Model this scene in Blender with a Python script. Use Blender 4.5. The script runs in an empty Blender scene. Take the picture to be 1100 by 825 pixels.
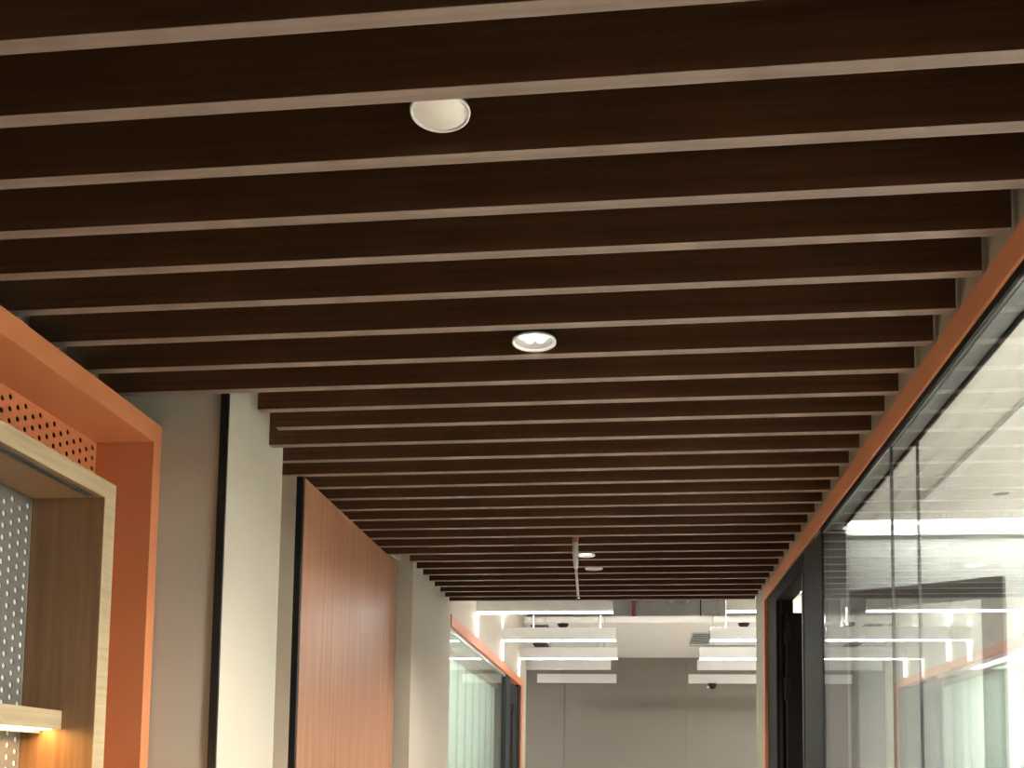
import bpy, bmesh, math, random
from mathutils import Matrix, Vector
random.seed(7)
S = bpy.context.scene
COL = S.collection

# ------------------------------------------------------------------ camera
F_PX, CX, CY = 1089.77, 550.0, 748.25          # 1100x825 frame (upper part of a tall picture)
YAW, PITCH, ROLL = .1160, .08064, .01439
cy, sy = math.cos(YAW), math.sin(YAW); cp, sp = math.cos(PITCH), math.sin(PITCH)
fw = Vector((-sy*cp, cy*cp, sp)); rt = Vector((cy, sy, 0)); up = rt.cross(fw)
cr, sr = math.cos(ROLL), math.sin(ROLL)
rt, up = cr*rt + sr*up, -sr*rt + cr*up
cam_d = bpy.data.cameras.new('camera'); cam = bpy.data.objects.new('camera', cam_d); COL.objects.link(cam)
cam.matrix_world = Matrix(((rt.x, up.x, -fw.x, 0), (rt.y, up.y, -fw.y, 0), (rt.z, up.z, -fw.z, 1.6), (0, 0, 0, 1)))
cam_d.sensor_fit = 'HORIZONTAL'; cam_d.sensor_width = 36; cam_d.lens = F_PX/1100*36
cam_d.shift_y = (CY-412.5)/1100; cam_d.clip_start = .02
S.camera = cam

# ------------------------------------------------------------------ light levels
S.view_settings.view_transform = 'Standard'; S.view_settings.look = 'None'
S.view_settings.gamma = 1; S.view_settings.use_curve_mapping = False
S.view_settings.exposure = 2.2
W = bpy.data.worlds.new('world'); S.world = W; W.use_nodes = True
W.node_tree.nodes['Background'].inputs[0].default_value = (1, .93, .85, 1)
W.node_tree.nodes['Background'].inputs[1].default_value = .02
SPOT_W = 18.0          # corridor downlights
LED_E = 4.2            # hanging linear lights
OFFICE_FILL_E = 17.0        # out-of-view panels added to brighten the office island and back wall
UP_FILL_E = 60.0            # hidden upward strips added on the baffles to lighten the slab
COVE_E = 5.0           # meeting-room cove
PANEL_FILL_E = 37.0          # out-of-view panels added to light the meeting room and corridor
BLIND_FILL_E = 2.6           # hidden panel added to light the blind behind the glazed front
SHELF_E = 10.0         # strip under the shelf

# ------------------------------------------------------------------ materials
def mat(name, rgb, rough=.5, metal=0, spec=.5, emit=None, es=0):
    m = bpy.data.materials.new(name); m.use_nodes = True
    b = m.node_tree.nodes['Principled BSDF']
    b.inputs['Base Color'].default_value = (*rgb, 1); b.inputs['Roughness'].default_value = rough
    b.inputs['Metallic'].default_value = metal; b.inputs['Specular IOR Level'].default_value = spec
    if emit:
        b.inputs['Emission Color'].default_value = (*emit, 1); b.inputs['Emission Strength'].default_value = es
    return m

def noisy(name, c1, c2, scale=(1, 1, 1), rough=.5, spec=.5, detail=4, contrast=(.35, .65), bump=0, metal=0):
    """base colour wandering between two tones, noise stretched by scale (object space)"""
    m = mat(name, c1, rough, metal, spec); nt = m.node_tree; N = nt.nodes; L = nt.links
    b = N['Principled BSDF']
    tc = N.new('ShaderNodeTexCoord'); mp = N.new('ShaderNodeMapping'); mp.inputs['Scale'].default_value = scale
    nz = N.new('ShaderNodeTexNoise'); nz.inputs['Scale'].default_value = 1; nz.inputs['Detail'].default_value = detail
    nz.inputs['Roughness'].default_value = .6
    rp = N.new('ShaderNodeValToRGB'); rp.color_ramp.elements[0].position = contrast[0]; rp.color_ramp.elements[1].position = contrast[1]
    rp.color_ramp.elements[0].color = (*c1, 1); rp.color_ramp.elements[1].color = (*c2, 1)
    L.new(tc.outputs['Object'], mp.inputs['Vector']); L.new(mp.outputs[0], nz.inputs['Vector'])
    L.new(nz.outputs['Fac'], rp.inputs[0]); L.new(rp.outputs[0], b.inputs['Base Color'])
    if bump:
        bp = N.new('ShaderNodeBump'); bp.inputs['Strength'].default_value = bump; bp.inputs['Distance'].default_value = .002
        L.new(nz.outputs['Fac'], bp.inputs['Height']); L.new(bp.outputs[0], b.inputs['Normal'])
    return m

def glassy(name, tint=(1, 1, 1), ior=1.5, rough=0.0):
    m = bpy.data.materials.new(name); m.use_nodes = True; nt = m.node_tree; N = nt.nodes; L = nt.links
    N.remove(N['Principled BSDF']); out = N['Material Output']
    t = N.new('ShaderNodeBsdfTransparent'); t.inputs[0].default_value = (*tint, 1)
    g = N.new('ShaderNodeBsdfGlossy'); g.inputs['Roughness'].default_value = rough
    fr = N.new('ShaderNodeFresnel'); ge = N.new('ShaderNodeNewGeometry'); io = N.new('ShaderNodeMix')
    io.inputs[2].default_value = ior; io.inputs[3].default_value = 1/ior     # same reflectance from either face of the thin sheet
    L.new(ge.outputs['Backfacing'], io.inputs[0]); L.new(io.outputs[0], fr.inputs[0])
    mx = N.new('ShaderNodeMixShader')
    L.new(fr.outputs[0], mx.inputs[0]); L.new(t.outputs[0], mx.inputs[1]); L.new(g.outputs[0], mx.inputs[2])
    L.new(mx.outputs[0], out.inputs[0])
    return m

M = {}
M['walnut'] = noisy('walnut', (.064, .025, .010), (.112, .047, .020), (1.2, 60, 60), .42, .4)
M['walnut_lit_underside'] = noisy('walnut_lit_underside', (.20, .142, .12), (.255, .186, .158), (1.2, 60, 60), .42, .4)  # paler walnut: light on the slat undersides put into the colour
M['plaster'] = noisy('plaster', (.50, .45, .37), (.53, .48, .395), (2, 2, 2), .75, .25)
M['beige'] = noisy('beige_panel', (.58, .47, .36), (.61, .50, .385), (3, 3, 3), .7, .25)
M['white'] = noisy('white_paint', (.76, .74, .70), (.80, .78, .74), (2, 2, 2), .7, .25)
M['room_wall'] = noisy('room_wall_paint', (.50, .505, .48), (.53, .535, .51), (2, 2, 2), .7, .25)
M['slab'] = noisy('slab_paint', (.70, .68, .65), (.76, .74, .70), (3, 3, 3), .8, .2)
M['taupe'] = noisy('taupe_panel', (.225, .200, .168), (.240, .213, .178), (1, 1, 1), .65, .3)
M['orange'] = noisy('orange_lacquer', (.61, .215, .092), (.64, .228, .10), (5, 5, 5), .45, .4)
M['orange_lit'] = noisy('orange_lit_lacquer', (.76, .32, .165), (.79, .335, .175), (5, 5, 5), .45, .4)  # orange lacquer lightened in colour to make up for missing light there
M['oak'] = noisy('oak', (.42, .32, .19), (.50, .39, .245), (25, 3, 90), .45, .4)
M['oak_panel'] = noisy('oak_panel', (.235, .125, .060), (.31, .175, .088), (60, 60, 2.0), .4, .4)
M['veneer'] = noisy('veneer', (.36, .155, .085), (.56, .28, .165), (3, 46, 1.1), .33, .45, 6, (.3, .7))
M['pegboard'] = noisy('pegboard', (.17, .155, .135), (.19, .175, .155), (40, 40, 40), .6, .3)
M['backing'] = mat('backing_board', (.80, .78, .74), .7)
M['black'] = mat('black_trim', (.012, .011, .010), .45)
M['black_metal'] = noisy('black_metal', (.020, .019, .020), (.028, .026, .027), (8, 8, 8), .6, .1)
M['grey_metal'] = noisy('grey_metal', (.036, .038, .041), (.044, .047, .05), (60, 60, 2), .55, .12)
M['dark_veneer'] = noisy('dark_laminate', (.075, .066, .062), (.09, .08, .075), (40, 40, 2), .4, .45)
M['rail_grey'] = mat('rail_grey', (.20, .205, .20), .5)
M['alu'] = mat('aluminium', (.62, .62, .60), .28, .9)
M['chrome'] = mat('chrome', (.72, .70, .67), .22, .9)
M['white_metal'] = mat('white_metal', (.70, .69, .67), .4)
M['bright_white'] = mat('bright_white', (.92, .92, .90), .4)
M['white_plastic'] = mat('white_plastic', (.74, .70, .63), .45)
M['grille'] = mat('grille_brown', (.10, .060, .055), .5)
M['grille_grey'] = mat('grille_grey', (.28, .29, .28), .5)
M['collar'] = mat('collar_red', (.42, .16, .14), .35)
M['red'] = mat('red_pipe', (.13, .012, .016), .4)
M['floor'] = noisy('carpet', (.32, .285, .24), (.36, .32, .27), (9, 9, 9), .9, .1)
M['dark'] = mat('ceiling_void', (.012, .010, .008), .9, spec=.1)
M['glass'] = glassy('clear_glass', (.955, .97, .962), 1.62)
M['green_glass'] = glassy('pale_green_glass', (.88, .95, .90), 1.5)
M['led'] = mat('led_diffuser', (.9, .9, .9), .5, emit=(.98, .99, 1), es=LED_E)
M['cove'] = mat('cove_diffuser', (.9, .9, .9), .5, emit=(1, .98, .94), es=COVE_E)
M['panel'] = mat('panel_fill_diffuser', (.9, .9, .9), .5, emit=(1, .985, .955), es=PANEL_FILL_E)
M['blind_fill'] = mat('blind_fill_diffuser', (.9, .9, .9), .5, emit=(.97, 1, .96), es=BLIND_FILL_E)
M['shelf_led'] = mat('warm_strip', (.9, .8, .6), .5, emit=(1, .55, .17), es=SHELF_E)
M['lamp'] = mat('lamp_chip', (.9, .9, .9), .5, emit=(1, .95, .86), es=.9)
M['added_uplight'] = mat('added_uplight_diffuser', (.9, .9, .9), .5, emit=(.98, .985, 1), es=UP_FILL_E)
M['office_fill'] = mat('office_fill_diffuser', (.9, .9, .9), .5, emit=(1, .99, .97), es=OFFICE_FILL_E)
M['side_panel'] = mat('side_room_diffuser', (.9, .9, .9), .5, emit=(1, .97, .92), es=2.0)
M['reflector'] = mat('reflector', (.24, .23, .215), .4)

def planks(name, c, step, axis=1, off=0, seam=(.5, .47, .42), w=.02):
    m = mat(name, c, .5, spec=.35); nt = m.node_tree; N = nt.nodes; L = nt.links; b = N['Principled BSDF']
    g = N.new('ShaderNodeNewGeometry'); sx = N.new('ShaderNodeSeparateXYZ'); L.new(g.outputs['Position'], sx.inputs[0])
    a = N.new('ShaderNodeMath'); a.operation = 'ADD'; a.inputs[1].default_value = off; L.new(sx.outputs[axis], a.inputs[0])
    d = N.new('ShaderNodeMath'); d.operation = 'DIVIDE'; d.inputs[1].default_value = step; L.new(a.outputs[0], d.inputs[0])
    f = N.new('ShaderNodeMath'); f.operation = 'FRACT'; L.new(d.outputs[0], f.inputs[0])
    l = N.new('ShaderNodeMath'); l.operation = 'LESS_THAN'; l.inputs[1].default_value = w; L.new(f.outputs[0], l.inputs[0])
    mx = N.new('ShaderNodeMix'); mx.data_type = 'RGBA'; mx.inputs[6].default_value = (*c, 1); mx.inputs[7].default_value = (*seam, 1)
    L.new(l.outputs[0], mx.inputs[0]); L.new(mx.outputs[2], b.inputs['Base Color'])
    return m
M['planks'] = planks('ceiling_planks', (.86, .81, .755), .14, 1, .02, (.93, .90, .86), .07)
M['fluted'] = planks('blind_fabric', (.77, .80, .765), .36, 1, .1, (.48, .53, .50), .2)
_nt = M['fluted'].node_tree; _tr = _nt.nodes.new('ShaderNodeBsdfTranslucent'); _ms = _nt.nodes.new('ShaderNodeMixShader')
_mx = [n for n in _nt.nodes if n.type == 'MIX'][0]
_nt.links.new(_mx.outputs[2], _tr.inputs[0]); _nt.links.new(_nt.nodes['Principled BSDF'].outputs[0], _ms.inputs[1])
_nt.links.new(_tr.outputs[0], _ms.inputs[2]); _nt.links.new(_ms.outputs[0], _nt.nodes['Material Output'].inputs[0]); _ms.inputs[0].default_value = .5
M['leaf'] = noisy('leaf_green', (.05, .10, .045), (.09, .16, .07), (20, 20, 3), .45, .4)
M['wood_floor'] = noisy('light_floor', (.72, .67, .60), (.78, .73, .66), (3, 12, 3), .5, .3)

# ------------------------------------------------------------------ helpers
def box(bm, x0, x1, y0, y1, z0, z1, bev=0, mi=0):
    r = bmesh.ops.create_cube(bm, size=1)
    vs = r['verts']
    for v in vs:
        v.co = Vector(((x0+x1)/2 + v.co.x*(x1-x0), (y0+y1)/2 + v.co.y*(y1-y0), (z0+z1)/2 + v.co.z*(z1-z0)))
    fs = {f for v in vs for f in v.link_faces}
    for f in fs: f.material_index = mi
    if bev:
        es = list({e for v in vs for e in v.link_edges})
        bmesh.ops.bevel(bm, geom=es, offset=bev, segments=2, affect='EDGES', profile=.6)
    return bm

def B(*args, **kw):
    return box(bmesh.new(), *args, **kw)

def lathe(bm, prof, c, n=48, axis='Z', cap0=False, cap1=False):
    """revolve (radius, height) pairs around an axis through c"""
    rings = []
    for r, h in prof:
        ring = []
        for i in range(n):
            a = 2*math.pi*i/n
            if axis == 'Z': p = (c[0]+r*math.cos(a), c[1]+r*math.sin(a), c[2]+h)
            elif axis == 'X': p = (c[0]+h, c[1]+r*math.cos(a), c[2]+r*math.sin(a))
            else: p = (c[0]+r*math.sin(a), c[1]+h, c[2]+r*math.cos(a))
            ring.append(bm.verts.new(p))
        rings.append(ring)
    for a, b in zip(rings, rings[1:]):
        for i in range(n):
            f = bm.faces.new((a[i], a[(i+1) % n], b[(i+1) % n], b[i])); f.smooth = True
    if cap0: bm.faces.new(rings[0])
    if cap1: bm.faces.new(rings[-1])
    bmesh.ops.recalc_face_normals(bm, faces=bm.faces)
    return bm

def tube(bm, pts, r, n=8):
    pts = [Vector(p) for p in pts]; rings = []
    for i, p in enumerate(pts):
        d = (pts[min(i+1, len(pts)-1)] - pts[max(i-1, 0)]).normalized()
        a = d.orthogonal().normalized(); b = d.cross(a)
        rr = r[i] if isinstance(r, (list, tuple)) else r
        rings.append([bm.verts.new(p + rr*(math.cos(2*math.pi*k/n)*a + math.sin(2*math.pi*k/n)*b)) for k in range(n)])
    for a, b in zip(rings, rings[1:]):
        for k in range(n):
            f = bm.faces.new((a[k], a[(k+1) % n], b[(k+1) % n], b[k])); f.smooth = True
    bm.faces.new(rings[0]); bm.faces.new(rings[-1])
    bmesh.ops.recalc_face_normals(bm, faces=bm.faces)
    return bm

def thing(name, label, cat, loc, group=None):
    o = bpy.data.objects.new(name, None); COL.objects.link(o); o.location = loc
    o.empty_display_size = .05
    o['label'] = label; o['category'] = cat
    if group: o['group'] = group
    return o

def wloc(o):
    v = Vector(o.location)
    while o.parent: o = o.parent; v += Vector(o.location)
    return v

def obj(name, bm, m, parent=None, label=None, cat=None, group=None, kind=None):
    """link a bmesh given in world coordinates; its origin goes to the middle of its underside"""
    xs = [v.co.x for v in bm.verts]; ys = [v.co.y for v in bm.verts]; zs = [v.co.z for v in bm.verts]
    o0 = Vector(((min(xs)+max(xs))/2, (min(ys)+max(ys))/2, min(zs)))
    for v in bm.verts: v.co -= o0
    me = bpy.data.meshes.new(name); bm.to_mesh(me); bm.free()
    for x in (m if isinstance(m, (list, tuple)) else [m]): me.materials.append(M[x])
    o = bpy.data.objects.new(name, me); COL.objects.link(o)
    if parent:
        o.parent = parent; o.location = o0 - wloc(parent)
    else: o.location = o0
    if label: o['label'] = label
    if cat: o['category'] = cat
    if group: o['group'] = group
    if kind: o['kind'] = kind
    return o

def struct(name, bm, m):
    return obj(name, bm, m, kind='structure')

def perforated(bm, x, y0, y1, z0, z1, du, dv, r, depth=.004, yphase=0, zphase=0):
    """sheet in the plane X = x facing +X: columns of round holes, every other column shifted by half a step"""
    cols = int((y1-y0)/du)
    for i in range(cols):
        a, b = y1-(i+1)*du-yphase, y1-i*du-yphase
        off = (dv/2 if i % 2 else 0) + zphase
        z = z0 + off % dv; zz = [z]
        def quad(ya, yb, za, zb):
            if zb-za < 1e-5 or yb-ya < 1e-5: return
            bm.faces.new([bm.verts.new((x, yy, ww)) for yy, ww in ((ya, za), (yb, za), (yb, zb), (ya, zb))])
        quad(a, b, z0, z)
        while z+dv <= z1+1e-6:
            c = ((a+b)/2, z+dv/2)
            outer = [(b, c[1]), (b, z+dv), (c[0], z+dv), (a, z+dv), (a, c[1]), (a, z), (c[0], z), (b, z)]
            ov = [bm.verts.new((x, p[0], p[1])) for p in outer]
            n = 16; ring = []; deep = []
            for k in range(n):
                t = 2*math.pi*k/n
                ring.append(bm.verts.new((x, c[0]+r*math.cos(t), c[1]+r*math.sin(t))))
                deep.append(bm.verts.new((x-depth, c[0]+r*math.cos(t), c[1]+r*math.sin(t))))
            for k in range(8):
                k2 = (k+1) % 8
                bm.faces.new((ov[k], ov[k2], ring[(2*k+2) % n], ring[2*k+1], ring[2*k]))
            for k in range(n):
                bm.faces.new((ring[k], ring[(k+1) % n], deep[(k+1) % n], deep[k]))
            z += dv
        quad(a, b, z, z1)
    yl = y1-cols*du-yphase
    if yl > y0: bm.faces.new([bm.verts.new((x, yy, ww)) for yy, ww in ((y0, z0), (yl, z0), (yl, z1), (y0, z1))])
    if yphase: bm.faces.new([bm.verts.new((x, yy, ww)) for yy, ww in ((y1-yphase, z0), (y1, z0), (y1, z1), (y1-yphase, z1))])
    return bm

# ------------------------------------------------------------------ the setting
XL, XR = -1.02, .69
struct('floor', B(-4.2, 6.2, -2.6, 12.7, -.12, 0), 'floor')
struct('floor_office', B(-1.02, 6.2, 5.9, 12.5, 0, .012), 'wood_floor')
struct('floor_meeting_room', B(.79, 3.4, -2.5, 3.86, 0, .012), 'wood_floor')
# corridor ceiling void above the slats
struct('ceiling', B(-1.62, XR+.10, -2.5, 5.70, 2.86, 2.94), 'dark')
# upper edge of the slat ceiling towards the open office
struct('trim_1', B(XL, XR, 5.665, 5.70, 2.625, 2.86), 'plaster')
# left side: niche wall, bulkhead over the portal, pier, block behind the veneer, far wall
b = bmesh.new()
box(b, -1.66, -1.56, -2.5, 3.03, 0, 2.86)
box(b, -1.56, -1.418, -2.5, 2.5985, 2.556, 2.86)
struct('wall_left', b, 'plaster')
b = B(-1.56, -1.0935, 2.598, 3.03, 0, 2.86)
struct('wall_pier', b, 'plaster')
struct('trim_2', B(-1.114, -1.0925, 2.588, 2.598, 0, 2.86), 'black')
b = bmesh.new()
box(b, -1.66, -1.113, 3.225, 4.62, 0, 2.60)
box(b, -1.66, -1.56, 3.03, 4.64, 0, 2.86)
struct('wall_core', b, 'beige')
b = bmesh.new()
box(b, -1.56, XL, 4.64, 5.665, 0, 4.05)
box(b, -1.12, XL, 5.665, 9.62, 2.535, 4.05)
box(b, -1.12, XL, 9.62, 9.95, 0, 4.05)
struct('wall_corridor', b, 'plaster')
# back of the open office
b = bmesh.new()
for x0, x1 in ((-4.2, -.803), (-.797, .679), (.685, 6.2)): box(b, x0, x1, 12.5, 12.56, 0, 4.05)
box(b, -4.2, 6.2, 12.515, 12.6, 0, 4.05)
struct('wall_back', b, 'taupe')
struct('wall_plenum', B(-4.2, 6.2, 12.46, 12.498, 3.11, 4.05), 'slab')
struct('ceiling_slab', B(-4.2, 6.2, 5.70, 12.6, 4.05, 4.2), 'slab')
struct('ceiling_island', B(-4.2, 6.2, 9.66, 12.46, 3.10, 3.16), 'white')
struct('wall_left_office', B(-4.3, -4.2, 5.7, 12.6, 0, 4.2), 'white')
struct('wall_right_office', B(6.2, 6.3, 5.7, 12.6, 0, 4.2), 'white')
# right side: bulkhead over the glazing and the wall end past the door
b = bmesh.new()
box(b, XR, .80, -2.5, 5.33, 2.60, 2.86)
box(b, XR, .80, 5.33, 5.665, 0, 4.05)
box(b, .80, 6.2, 5.56, 5.665, 0, 4.05)
box(b, XR, .80, -2.5, 5.33, 2.86, 4.05)
struct('wall_right', b, 'plaster')
# meeting room behind the glazing, and the room behind the open door
ZC = 2.55
struct('ceiling_meeting_room', B(.783, 3.4, -2.5, 3.735, ZC, ZC+.05), 'planks')
b = bmesh.new()
box(b, .70, 3.4, 3.86, 3.94, 0, 2.70)
struct('wall_meeting_room', b, 'room_wall')
struct('trim_3', B(.79, 3.4, 3.835, 3.86, 2.52, 2.555), 'white_metal')
struct('wall_meeting_side', B(3.4, 3.5, -2.5, 5.56, 0, 2.70), 'white')
struct('ceiling_side_room', B(.80, 3.4, 3.94, 5.56, 2.62, 2.66), 'white')

# ------------------------------------------------------------------ slats
T, P0, DP = .028, 1.116, .151
DY = (0, -.014, -.014, -.008, -.004, -.004, 0, .009, .018, .020, .015, .006, .006, .007, .004, .001, -.004, -.007, -.008, -.006, -.006, -.004, -.004, -.002, .003, .006, .008, .006, .008, .006, -.012)
def yb(k): return P0 + DP*k + DY[k]      # fitting tolerance of each slat
ORD = ['', 'first', 'second', 'third', 'fourth', 'fifth', 'sixth', 'seventh', 'eighth', 'ninth']
def slat_label(k):
    if k == 1: return 'dark walnut ceiling slat, second this side of the half-hidden white speaker disc'
    if k == 2: return 'dark walnut ceiling slat that cuts across the large white speaker disc'
    if k == 3: return 'dark walnut ceiling slat just beyond the large white speaker disc'
    if k < 7: return f'dark walnut ceiling slat, {ORD[k-2]} beyond the large white speaker disc'
    if k == 7: return 'dark walnut ceiling slat just this side of the lit recessed downlight with many chips'
    if k == 8: return 'dark walnut ceiling slat just beyond the lit recessed downlight with many chips'
    if k == 9: return 'long dark walnut ceiling slat whose end crosses the beige wall beside the orange portal'
    if k == 10: return 'dark walnut ceiling slat, first of the two short ones stopping at the cream pier'
    if k == 11: return 'dark walnut ceiling slat, second of the two short ones stopping at the cream pier'
    if k == 12: return 'dark walnut ceiling slat running into the dark gap just past the cream pier'
    if k < 20: return f'dark walnut ceiling slat above the reddish veneer panel, {ORD[k-11]} past the cream pier'
    if k == 20: return 'dark walnut ceiling slat just this side of the metal rod\'s top'
    if k == 21: return 'dark walnut ceiling slat just beyond the metal rod\'s top'
    if k == 22: return 'dark walnut ceiling slat just this side of the small lit downlight by the rod'
    if k == 23: return 'dark walnut ceiling slat just beyond the small lit downlight by the rod'
    if k == 24: return 'dark walnut ceiling slat just this side of the small white disc near the rod'
    if k == 25: return 'dark walnut ceiling slat just beyond the small white disc near the rod'
    if k == 30: return 'last dark walnut ceiling slat, at the open end before the hanging lights'
    return f'dark walnut ceiling slat, {ORD[31-k]} counted back from the open end by the hanging lights'
for k in range(1, 31):
    x0 = -1.404 if k <= 9 else (XL+.001 if k in (10, 11) or k >= 23 else -1.30)
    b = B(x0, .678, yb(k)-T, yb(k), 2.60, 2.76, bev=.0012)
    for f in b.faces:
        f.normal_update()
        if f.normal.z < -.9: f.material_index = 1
    obj('ceiling_slat', b, ['walnut', 'walnut_lit_underside'], None, slat_label(k), 'ceiling slat', 'walnut slats across the corridor ceiling')

# ------------------------------------------------------------------ fittings between the slats
def downlight(x, y, z, r, label, watts=SPOT_W, deep=1, lamp=True):
    t = thing('downlight', label, 'downlight', (x, y, z), 'recessed downlights in the slat ceiling')
    b = bmesh.new()
    lathe(b, [(r*.90, .004), (r*.93, -.001), (r, -.001), (r, .004), (r*.90, .006)], (x, y, z))
    obj('rim', b, 'white_metal', t)
    b = bmesh.new(); lathe(b, [(r*.93, .006), (r*.90, .05), (r*.76, .056), (r*.70, .10), (.001, .10)], (x, y, z)); obj('housing', b, 'black_metal', t)
    b = bmesh.new(); lathe(b, [(r*.90, .004), (r*.88, .004+.005*deep), (r*.82, .004+.012*deep)], (x, y, z))
    obj('reflector', b, 'reflector', t)
    b = bmesh.new(); lathe(b, [(r*.84, .0042+.012*deep), (r*.84, .010+.012*deep), (.001, .010+.012*deep)], (x, y, z))
    obj('lamp_plate', b, 'reflector', t)
    for i in range(7):
        a = i*math.pi/3; q = 0 if i == 6 else r*.50
        b = bmesh.new(); c = (x+q*math.cos(a), y+q*math.sin(a), z+.0095+.012*deep)
        lathe(b, [(r*.25, 0), (r*.24, -.006), (r*.15, -.0105), (.0005, -.012)], c, 16)
        obj('lens', b, 'lamp', t)
    if lamp:
        d = bpy.data.lights.new('downlight_lamp', 'SPOT'); d.energy = watts; d.spot_size = math.radians(134); d.spot_blend = .8
        d.color = (1, .90, .77); d.shadow_soft_size = .03
        o = bpy.data.objects.new('downlight_lamp', d); COL.objects.link(o); o.parent = t; o.location = (0, 0, -.004)
    return t
downlight(-.224, 2.263, 2.606, .051, 'round recessed downlight, lit, with a cluster of lens chips, between two slats')
downlight(-.200, 4.500, 2.604, .042, 'small lit recessed downlight right beside the hanging metal rod', 20.0, .45)
def disc(x, y, z, r, label):
    t = thing('ceiling_disc', label, 'ceiling speaker', (x, y, z), 'white discs between the slats')
    b = bmesh.new(); lathe(b, [(.0005, 0), (r*.88, 0), (r*.90, .0015)], (x, y, z)); obj('cover', b, 'white_plastic', t)
    b = bmesh.new(); lathe(b, [(r*.90, .0015), (r*.91, -.002), (r*.98, -.002), (r, .002), (r*.9, .005)], (x, y, z)); obj('rim', b, 'white_metal', t)
    b = bmesh.new(); lathe(b, [(r*.9, .004), (r*.86, .03), (r*.6, .05), (.001, .05)], (x, y, z)); obj('housing', b, 'black_metal', t)
disc(-.295, 1.463, 2.622, .047, 'large white speaker disc half hidden behind a slat')
disc(-.173, 4.800, 2.606, .043, 'small white disc with no light, near the hanging metal rod')

t = thing('hanging_rod', 'grey two-stage metal rod hanging down between the slats', 'rod', (-.231, 4.2, 2.354))
b = bmesh.new(); tube(b, [(-.2315, 4.2, 2.74), (-.2315, 4.2, 2.60)], .006); obj('hanger', b, 'black_metal', t)
b = bmesh.new(); lathe(b, [(.0005, 0), (.012, 0), (.013, .003), (.013, .026), (.011, .03), (.0005, .03)], (-.231, 4.2, 2.592), 20); obj('collar', b, 'collar', t, label='reddish collar')
b = bmesh.new(); tube(b, [(-.231, 4.2, 2.594), (-.230, 4.2, 2.55), (-.2275, 4.2, 2.50), (-.2265, 4.2, 2.482)], [.0115, .0125, .0105, .008], 16); obj('sleeve', b, 'white_metal', t)
b = bmesh.new(); tube(b, [(-.2265, 4.2, 2.484), (-.217, 4.2, 2.357)], .0058, 12); obj('rod', b, 'white_metal', t)
b = bmesh.new(); lathe(b, [(.0005, -.003), (.0065, -.003), (.0065, .006), (.0005, .006)], (-.217, 4.2, 2.357), 14); obj('tip', b, 'chrome', t)

# ------------------------------------------------------------------ orange portal with oak shelf box, at the left
PX, PY = -1.28, 2.590
t = thing('orange_portal', 'deep orange lacquered portal frame built around the oak shelf box', 'portal frame', (-1.36, 1.5, 0))
obj('header', B(-1.45, PX, .55, PY, 2.493, 2.549, bev=.0015), 'orange', t)
obj('jamb', B(-1.45, PX, 2.546, PY, 0, 2.493, bev=.0015), 'orange', t)
obj('jamb', B(-1.45, PX, .55, .594, 0, 2.493, bev=.0015), 'orange', t)
b = bmesh.new()
perforated(b, -1.444, .60, 2.546, 2.336, 2.493, .0305, .0285, .0066, .002, yphase=.004, zphase=.010)
b.faces.new([b.verts.new((-1.444, y, z)) for y, z in ((2.40, 0), (2.546, 0), (2.546, 2.336), (2.40, 2.336))])
obj('perforated_panel', b, 'orange', t)
obj('dark_backing', B(-1.47, -1.46, .60, 2.546, 2.34, 2.49), 'dark', t)

BX, BY, BZ = -1.30, 2.396, 2.327
t = thing('shelf_box', 'pale oak wall box with a grey pegboard back, inside the orange portal', 'shelf unit', (-1.4, 1.6, .8))
obj('top_panel', B(-1.515, BX-.002, .75, BY, BZ-.044, BZ), 'oak_panel', t)
obj('side_panel', B(-1.515, BX-.002, BY-.052, BY, .80, BZ-.044), 'oak_panel', t)
obj('side_panel', B(-1.515, BX-.002, .75, .802, .80, BZ-.044), 'oak_panel', t)
obj('bottom_panel', B(-1.515, BX-.002, .802, BY-.052, .80, .845), 'oak_panel', t)
b = bmesh.new()
box(b, BX-.002, BX, .75, BY, BZ-.044, BZ); box(b, BX-.002, BX, BY-.052, BY, .80, BZ-.044)
box(b, BX-.002, BX, .75, .802, .80, BZ-.044); box(b, BX-.002, BX, .802, BY-.052, .80, .845)
obj('edge_band', b, 'oak', t, label='pale oak edge band')
b = bmesh.new(); perforated(b, -1.487, .802, 2.334, .845, BZ-.046, .0315, .029, .0070, .002, zphase=.006)
obj('pegboard', b, 'pegboard', t, label='grey perforated back board')
obj('backing', B(-1.499, -1.4905, .802, 2.340, .845, BZ-.046), 'backing', t)
b = bmesh.new(); box(b, -1.338, -1.326, .81, BY-.075, BZ-.0475, BZ-.0435); box(b, -1.321, -1.318, .81, BY-.075, BZ-.0475, BZ-.0435)
obj('light_channel', b, 'dark_veneer', t)
t2 = thing('oak_shelf', 'thick pale oak shelf board lit from beneath, in the oak box', 'shelf', (-1.43, 1.6, 1.704))
obj('board', B(-1.485, -1.385, .803, 2.3435, 1.704, 1.75, bev=.001), 'oak', t2)
b = B(-1.440, -1.435, .82, 2.335, 1.694, 1.704)
obj('strip_channel', b, 'alu', t2)
obj('light_strip', B(-1.4345, -1.405, .82, 2.335, 1.7020, 1.704), 'shelf_led', t2)

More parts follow.
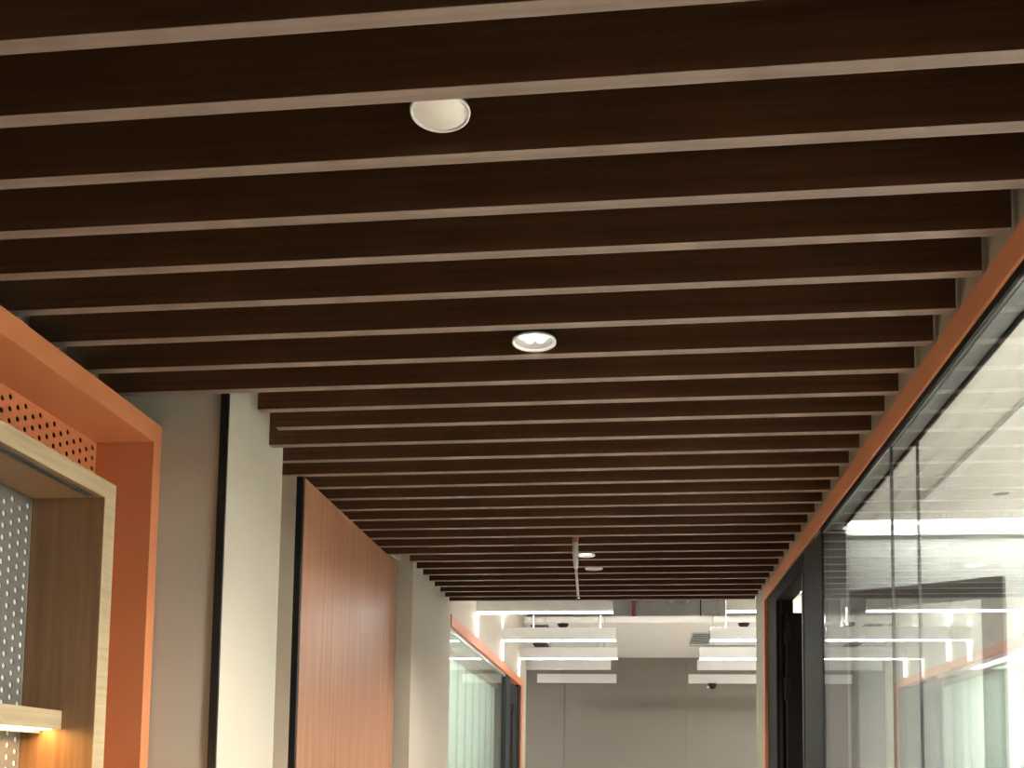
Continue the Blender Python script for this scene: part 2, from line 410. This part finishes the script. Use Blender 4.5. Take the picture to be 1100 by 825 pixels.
# ------------------------------------------------------------------ veneer panel on the left
t = thing('veneer_panel', 'tall reddish walnut veneer wall panel with black edge strip', 'wall panel', (-1.10, 3.9, 0))
obj('panel', B(-1.110, -1.090, 3.245, 4.492, 0, 2.600, bev=.001), 'veneer', t)
obj('panel', B(-1.110, -1.090, 4.496, 4.612, 0, 2.600, bev=.001), 'veneer', t)
obj('edge_strip', B(-1.113, -1.0915, 3.226, 3.2445, 0, 2.600), 'black', t, label='black edge strip')
obj('edge_strip', B(-1.113, -1.0915, 4.6125, 4.6195, 0, 2.600), 'black', t, label='black edge strip')
b = bmesh.new()
tube(b, [(-1.085, 4.44, 2.609), (-1.075, 4.50, 2.606), (-1.07, 4.56, 2.61), (-1.075, 4.60, 2.63), (-1.05, 4.62, 2.68), (-1.04, 4.625, 2.74)], .0045)
obj('cable', b, 'white_plastic', None, 'thin white loose cable end at the top corner of the veneer panel', 'cable')

# ------------------------------------------------------------------ right-hand glazed partition
G0, G1, ZG = .700, .777, 2.528
t = thing('glass_partition', 'long double-glazed office partition under an orange top rail', 'glass partition', (.73, 1.6, 0))
obj('top_rail', B(.680, .688, -.6, 5.30, ZG, 2.592, bev=.0012), 'orange_lit', t, label='orange top rail')
obj('end_post', B(.680, .735, 5.235, 5.30, 0, ZG, bev=.0012), 'orange_lit', t, label='orange end post')
obj('rail_core', B(.692, .7825, -.6, 5.30, 2.545, 2.597), 'rail_grey', t)
obj('glazing_bead', B(.6885, .6965, -.6, 3.75, 2.512, 2.5449), 'black_metal', t)
obj('glazing_bead', B(.7035, .7065, -.6, 3.75, 2.512, 2.5449), 'black_metal', t)
obj('glazing_channel', B(.6965, .7035, -.6, 3.75, 2.512, 2.5449), 'alu', t)
obj('glazing_bead', B(.774, .7805, -.6, 3.75, 2.533, 2.5449), 'black_metal', t)
for a, c in ((-.6, 2.781), (2.789, 3.748)):
    obj('glass_pane', B(G0-.004, G0+.004, a, c, .06, 2.512), 'glass', t)
for a, c in ((-.6, 2.812), (2.820, 3.748)):
    obj('glass_pane', B(G1-.004, G1+.004, a, c, .06, 2.533), 'glass', t)
obj('joint', B(G0-.0035, G0+.0035, 2.781, 2.789, .06, 2.512), 'black', t)
obj('joint', B(G1-.0035, G1+.0035, 2.812, 2.820, .06, 2.533), 'black', t)
obj('bottom_rail', B(.692, .785, -.6, 3.75, 0, .06), 'black_metal', t)
obj('end_jamb', B(.702, .7785, 3.7485, 3.7745, 0, 2.520), 'dark_veneer', t, label='dark jamb closing the gap between the two panes')

t = thing('metal_column', 'tall grey metal panel column between the glass and the doorway', 'column', (.72, 3.95, 0))
obj('panel', B(.697, .775, 3.775, 4.165, 0, 2.528, bev=.002), 'grey_metal', t)
obj('edge_profile', B(.694, .70, 3.752, 3.774, 0, 2.528), 'black_metal', t)
obj('edge_profile', B(.694, .775, 4.166, 4.20, 0, 2.528), 'black', t)

t = thing('door_frame', 'black metal door frame of the open doorway beside the orange post', 'door frame', (.73, 4.7, 0))
obj('jamb', B(.695, .775, 4.93, 5.233, 0, 2.528, bev=.002), 'black_metal', t)
obj('head', B(.695, .775, 4.201, 4.93, 2.470, 2.528, bev=.002), 'black_metal', t)
obj('stop', B(.712, .722, 4.915, 4.93, 0, 2.47), 'grey_metal', t)
obj('strike_edge', B(.699, .707, 4.201, 4.210, 0, 2.47), 'alu', t)
t = thing('door', 'black door leaf standing open inside the doorway', 'door', (1.15, 4.90, 0))
obj('leaf', B(.735, 1.60, 4.87, 4.912, .01, 2.400, bev=.002), 'black_metal', t)
for z in (2.31, 2.04, 1.05, .3):
    b = bmesh.new(); tube(b, [(.729, 4.866, z-.055), (.729, 4.866, z+.055)], .008, 12)
    box(b, .727, .750, 4.866, 4.870, z-.045, z+.045)
    obj('hinge', b, 'grey_metal', t)

# glazed door leaf ajar in the meeting room: swings about its hinge side at the post
HX, HY, A = .783, 3.800, math.radians(-32.2)
def leafbox(bm, u0, u1, w0, w1, z0, z1):
    n0 = len(bm.verts); box(bm, u0, u1, w0, w1, z0, z1); bm.verts.ensure_lookup_table()
    for v in bm.verts[n0:]:
        x, y = v.co.x, v.co.y
        v.co.x = HX + x*math.cos(A) - y*math.sin(A); v.co.y = HY + x*math.sin(A) + y*math.cos(A)
    return bm
t = thing('glazed_door', 'dark-framed glazed door standing ajar, seen through the glass partition', 'door', (HX, HY, 0))
LW, LT = .54, 2.297
obj('top_rail', leafbox(bmesh.new(), .025, LW, -.02, .02, LT-.066, LT), 'dark_veneer', t)
obj('stile', leafbox(bmesh.new(), LW-.068, LW, -.02, .02, 0.01, LT-.066), 'dark_veneer', t)
obj('stile', leafbox(bmesh.new(), .025, .04, -.02, .02, 0.01, LT-.066), 'dark_veneer', t)
obj('bottom_rail', leafbox(bmesh.new(), .04, LW-.068, -.02, .02, 0.01, .10), 'dark_veneer', t)
obj('glass_pane', leafbox(bmesh.new(), .04, LW-.068, -.004, .004, .10, LT-.066), 'glass', t)

# meeting-room ceiling fittings
t = thing('cove_light', 'bright continuous cove light along the meeting room end wall', 'cove light', (2.1, 3.78, ZC))
obj('diffuser', B(.80, 3.4, 3.745, 3.825, ZC+.004, ZC+.012), 'cove', t)
obj('housing', B(.80, 3.4, 3.74, 3.83, ZC+.014, ZC+.05), 'white_metal', t)
t = thing('ceiling_track', 'long slim white slot profile across the meeting room plank ceiling', 'track', (.97, 2.6, ZC))
obj('profile', B(.955, .992, .2, 3.55, ZC-.012, ZC-.0005, bev=.001), 'bright_white', t)
obj('slot', B(.957, .960, .21, 3.54, ZC-.0135, ZC-.012), 'grille_grey', t)
t = thing('ceiling_spot', 'small round white spotlight with dark centre in the meeting room ceiling', 'spotlight', (1.195, 3.394, ZC))
b = bmesh.new(); lathe(b, [(.024, .0), (.026, -.006), (.036, -.006), (.040, -.0005)], (1.195, 3.394, ZC), 32); obj('rim', b, 'bright_white', t)
b = bmesh.new(); lathe(b, [(.024, -.004), (.018, -.0015), (.0005, -.0015)], (1.195, 3.394, ZC), 32); obj('lens', b, 'grille_grey', t)
for i, (x, y) in enumerate(((2.30, 1.9), (1.38, 1.6))):
    t = thing('ceiling_panel_light', f'unseen added fill light in the meeting room ceiling, {("away from", "beside")[i]} the glass partition', 'ceiling light', (x, y, ZC), 'unseen added lights in the meeting room')
    obj('frame', B(x-.32, x+.32, y-.32, y+.32, ZC-.004, ZC-.0005), 'white_metal', t)
    obj('diffuser', B(x-.30, x+.30, y-.30, y+.30, ZC-.008, ZC-.004), 'panel', t)
t = thing('ceiling_panel_light', 'flat ceiling light glimpsed through the gap over the open black door', 'ceiling light', (1.4, 5.2, 2.62), 'lights in the rooms behind the corridor')
obj('diffuser', B(.82, 2.2, 4.95, 5.5, 2.612, 2.6195), 'side_panel', t)

# ------------------------------------------------------------------ left-hand glazed front further along
t = thing('glazed_front', 'orange-framed glazed office front with a dark door further along the corridor', 'glass partition', (-1.05, 7.6, 0))
obj('top_rail', B(-1.075, -1.012, 5.668, 9.60, 2.467, 2.534, bev=.001), 'orange', t, label='orange top rail')
obj('end_post', B(-1.075, -1.012, 9.46, 9.60, 0, 2.467, bev=.001), 'orange', t, label='orange end post')
obj('glazing_bead', B(-1.060, -1.030, 5.668, 8.36, 2.445, 2.467), 'alu', t)
obj('side_bead', B(-1.060, -1.030, 5.668, 5.70, 0, 2.445), 'alu', t)
obj('glass_pane', B(-1.048, -1.042, 5.70, 8.36, .05, 2.445), 'green_glass', t)
obj('mullion', B(-1.07, -1.022, 8.36, 8.64, 0, 2.467), 'grey_metal', t)
obj('bottom_rail', B(-1.07, -1.022, 5.70, 8.36, 0, .05), 'alu', t)
obj('door_leaf', B(-1.065, -1.030, 8.66, 9.30, .01, 2.44, bev=.002), 'black_metal', t, label='dark door leaf')
obj('jamb', B(-1.07, -1.022, 9.30, 9.46, 0, 2.467), 'black_metal', t)
b = bmesh.new(); tube(b, [(-1.012, 8.76, .9), (-1.012, 8.76, 2.25)], .011, 12)
for z in (.98, 2.17): tube(b, [(-1.03, 8.76, z), (-1.012, 8.76, z)], .007, 8)
obj('pull_handle', b, 'grey_metal', t)
t = thing('fabric_blind', 'pale green vertical fabric blind hanging behind the glazed front', 'blind', (-1.25, 6.7, 0))
b = bmesh.new()
n = 150; rows = []
for i in range(n+1):
    y = 5.72 + 3.35*i/n
    x = -1.22 + .005*math.sin(2*math.pi*y/.36)
    rows.append((b.verts.new((x, y, .06)), b.verts.new((x, y, 2.42))))
for p, q in zip(rows, rows[1:]):
    f = b.faces.new((p[0], q[0], q[1], p[1])); f.smooth = True
obj('fabric', b, 'fluted', t)
obj('headrail', B(-1.25, -1.19, 5.70, 9.09, 2.42, 2.46), 'white_metal', t)
b = bmesh.new()
box(b, -3.1, -3.0, 5.665, 9.95, 0, 2.7); box(b, -3.0, -1.56, 5.565, 5.665, 0, 2.7)
struct('wall_left_room', b, 'white')
struct('wall_left_room_end', B(-3.0, -1.12, 9.85, 9.95, 0, 2.7), 'dark_veneer')
struct('ceiling_left_room', B(-3.0, -1.12, 5.665, 9.85, 2.62, 2.68), 'white')
t = thing('ceiling_panel_light', 'unseen added fill panel in the room behind the glazed front', 'ceiling light', (-1.6, 6.7, 2.62), 'lights in the rooms behind the corridor')
obj('diffuser', B(-2.6, -1.50, 5.9, 9.2, 2.61, 2.6195), 'blind_fill', t)

# ------------------------------------------------------------------ hanging baffles and linear lights of the open office
ROWS = [(6.63, 'first'), (8.00, 'second'), (9.22, 'third'), (10.18, 'fourth'), (11.58, 'last')]
def hanger_wires(t, xs, y, z0, z1):
    for x in xs:
        b = bmesh.new(); tube(b, [(x, y, z0), (x, y, z1)], .0025, 6); obj('wire', b, 'grille_grey', t)
ZB = 2.70
for i, (y, nm) in enumerate(ROWS):
    lit = i < 3; h = .105
    zt = 4.05 if i < 2 else 3.10
    # left run
    x0, x1 = (XL+.002, -.114) if lit else ((-1.05, -.192) if i == 3 else (-1.06, -.154))
    lab = f'{nm} white hanging baffle beside the glazed front, ' + ('its glowing strip bending down the wall' if lit else 'without a light strip')
    t = thing('hanging_baffle', lab, 'linear light' if lit else 'baffle', ((x0+x1)/2, y, ZB), 'white baffles hanging on the glazed front side')
    b = B(x0, x1, y, y+.04, ZB+.004, ZB+h-.016); box(b, x0, x1, y, y+.003, ZB+h-.016, ZB+h); box(b, x0, x1, y+.037, y+.04, ZB+h-.016, ZB+h)
    obj('panel', b, 'white_metal', t)
    if lit:
        obj('light_strip', B(x0, x1, y-.002, y+.042, ZB-.003, ZB+.004), 'led', t)
        obj('light_strip', B(XL+.002, XL+.011, y+.008, y+.032, 2.545, ZB-.003), 'led', t, label='strip running down the wall')
    if i < 2: obj('added_uplight_strip', B(x0+.02, x1-.02, y+.008, y+.032, ZB+h-.016, ZB+h-.012), 'added_uplight', t)  # added strip, out of sight, only to throw light upwards
    hanger_wires(t, (x0+.25, x1-.12), y+.02, ZB+h-.012, zt)
    # right run
    x0 = (.62, .625, .625, .665, .66)[i]; x1 = 4.6
    lab = f'{nm} white hanging baffle on the black doorway side, ' + ('with a glowing lower strip' if lit else 'without a light strip')
    t = thing('hanging_baffle', lab, 'linear light' if lit else 'baffle', ((x0+x1)/2, y, ZB), 'white baffles hanging on the doorway side')
    b = B(x0, x1, y, y+.04, ZB+.004, ZB+h-.016); box(b, x0, x1, y, y+.003, ZB+h-.016, ZB+h); box(b, x0, x1, y+.037, y+.04, ZB+h-.016, ZB+h)
    obj('panel', b, 'white_metal', t)
    if lit: obj('light_strip', B(x0, x1, y-.002, y+.042, ZB-.003, ZB+.004), 'led', t)
    if i < 2: obj('added_uplight_strip', B(x0+.02, x1-.02, y+.008, y+.032, ZB+h-.016, ZB+h-.012), 'added_uplight', t)
    hanger_wires(t, (x0+.12, 2.2), y+.02, ZB+h-.012, zt)

# ceiling island fittings
for i, (x, y) in enumerate(((3.0, 10.1), (4.2, 10.1), (-2.5, 10.4))):
    t = thing('ceiling_panel_light', 'unseen added fill light in the white ceiling island, ' + ('behind the doorway wall', 'farthest behind the doorway wall', 'around the corner past the glazed front')[i], 'ceiling light', (x, y, 3.1), 'unseen added lights in the ceiling island')
    obj('frame', B(x-.32, x+.32, y-.32, y+.32, 3.096, 3.0995), 'white_metal', t)
    obj('diffuser', B(x-.30, x+.30, y-.30, y+.30, 3.092, 3.096), 'office_fill', t)
def vent(x0, x1, y0, y1, m, label):
    t = thing('ceiling_vent', label, 'vent', ((x0+x1)/2, (y0+y1)/2, 3.10), 'vents in the white ceiling island')
    b = bmesh.new(); w = .018
    box(b, x0, x1, y0, y0+w, 3.090, 3.0995); box(b, x0, x1, y1-w, y1, 3.090, 3.0995)
    box(b, x0, x0+w, y0+w, y1-w, 3.090, 3.0995); box(b, x1-w, x1, y0+w, y1-w, 3.090, 3.0995)
    obj('frame', b, 'white_metal', t)
    obj('grille', B(x0+w, x1-w, y0+w, y1-w, 3.0965, 3.0995), m, t)
    n = 6
    for i in range(n):
        yy = y0+w+(y1-y0-2*w)*(i+.5)/n
        obj('louvre', B(x0+w, x1-w, yy-.008, yy+.004, 3.089, 3.096), m, t)
vent(-.985, -.775, 9.70, 9.98, 'grille', 'brown ceiling vent between the first and second hanging baffles')
vent(-1.09, -.89, 11.02, 11.50, 'grille', 'brown ceiling vent between the second and third hanging baffles')
vent(.62, .86, 10.32, 11.2, 'grille_grey', 'wide grey ceiling vent beside the hanging baffles on the doorway side')
t = thing('slot_diffuser', 'long thin grey slot diffuser in the white ceiling island', 'vent', (1.1, 11.2, 3.1))
obj('frame', B(.63, 1.45, 11.22, 11.36, 3.092, 3.0995), 'white_metal', t)
obj('slot', B(.65, 1.43, 11.25, 11.33, 3.090, 3.092), 'grille_grey', t)

b = bmesh.new(); tube(b, [(.035, 9.72, 3.165), (.035, 9.72, 4.04)], .018, 12)
obj('sprinkler_pipe', b, 'red', None, 'dark red sprinkler pipe dropping to the edge of the white ceiling island', 'pipe')
for x, lab in ((.665, 'thin dark threaded hanger rod above the white ceiling island, nearer the red pipe'), (.83, 'thin pale hanger rod above the white ceiling island, nearer the doorway')):
    b = bmesh.new(); tube(b, [(x, 9.70, 3.165), (x, 9.70, 4.04)], .006, 8)
    obj('hanger_rod', b, 'black_metal' if x < .7 else 'grille_grey', None, lab, 'rod', 'hanger rods over the ceiling island')
def smoke_detector(x, y, z, label):
    t = thing('smoke_detector', label, 'detector', (x, y, z), 'detectors on the office ceiling')
    b = bmesh.new(); lathe(b, [(.0005, -.04), (.03, -.04), (.05, -.02), (.055, 0), (.0005, 0)], (x, y, z), 24); obj('body', b, 'black_metal', t)
    b = bmesh.new(); lathe(b, [(.0005, -.05), (.022, -.05), (.03, -.04)], (x, y, z), 24); obj('cap', b, 'black', t)
smoke_detector(-.645, 9.72, 3.10, 'small dark detector under the island edge beside the brown vent')
smoke_detector(1.07, 9.72, 3.10, 'small dark detector under the island edge on the doorway side')
t = thing('twin_spot', 'pair of small pale round spots high on the wall above the ceiling island', 'spotlight', (.52, 12.4, 3.76))
obj('bracket', B(.40, .72, 12.44, 12.458, 3.80, 3.83), 'white_metal', t)
for x in (.48, .65):
    b = bmesh.new(); lathe(b, [(.0005, -.07), (.035, -.07), (.05, -.05), (.04, 0), (.0005, 0)], (x, 12.44, 3.79), 20, 'Y'); obj('spot_head', b, 'white_plastic', t)
t = thing('dome_camera', 'black dome camera with white base under the last baffle on the doorway side', 'camera', (.925, 11.6, 2.66))
b = bmesh.new(); lathe(b, [(.0005, 0), (.052, 0), (.052, -.018), (.045, -.024), (.0005, -.024)], (.925, 11.6, 2.703), 24); obj('mount', b, 'black', t)
b = bmesh.new(); lathe(b, [(.044, -.024), (.040, -.045), (.022, -.060), (.0005, -.064)], (.925, 11.6, 2.703), 24); obj('dome', b, 'black_metal', t)
obj('base_clip', B(.868, .905, 11.58, 11.64, 2.652, 2.672, bev=.003), 'white_plastic', t)

# tall floor plant whose leaf tips show behind the glazed door
t = thing('potted_plant', 'tall floor plant with slim upright leaves behind the glass partition', 'plant', (1.05, 3.02, 0))
b = bmesh.new(); lathe(b, [(.001, .012), (.13, .012), (.16, .40), (.168, .42), (.155, .42), (.15, .37), (.001, .37)], (1.05, 3.02, 0), 32); obj('pot', b, 'white_plastic', t)
b = bmesh.new(); lathe(b, [(.149, .371), (.001, .385)], (1.05, 3.02, 0), 24); obj('soil', b, 'dark', t)
for i in range(9):
    a = i*2.4 + .3; h = (1.66, 1.69, 1.45, 1.3, 1.55, 1.2, 1.4, 1.35, 1.5)[i]; lean = (.03, .05, .16, .2, .12, .22, .18, .2, .1)[i]
    b = bmesh.new(); L, Rr = [], []
    for k in range(13):
        u = k/12; w = .022*math.sin(math.pi*(.12+.88*u))**.7 if k < 12 else .001
        c = Vector((1.05+.03*math.cos(a)+lean*u*u*math.cos(a), 3.02+.03*math.sin(a)+lean*u*u*math.sin(a), .38+(h-.38)*u))
        d = Vector((-math.sin(a), math.cos(a), 0))
        L.append(b.verts.new(c+d*w)); Rr.append(b.verts.new(c-d*w + Vector((math.cos(a), math.sin(a), 0))*.002))
    for k in range(12): b.faces.new((L[k], Rr[k], Rr[k+1], L[k+1])).smooth = True
    obj('leaf', b, 'leaf', t)
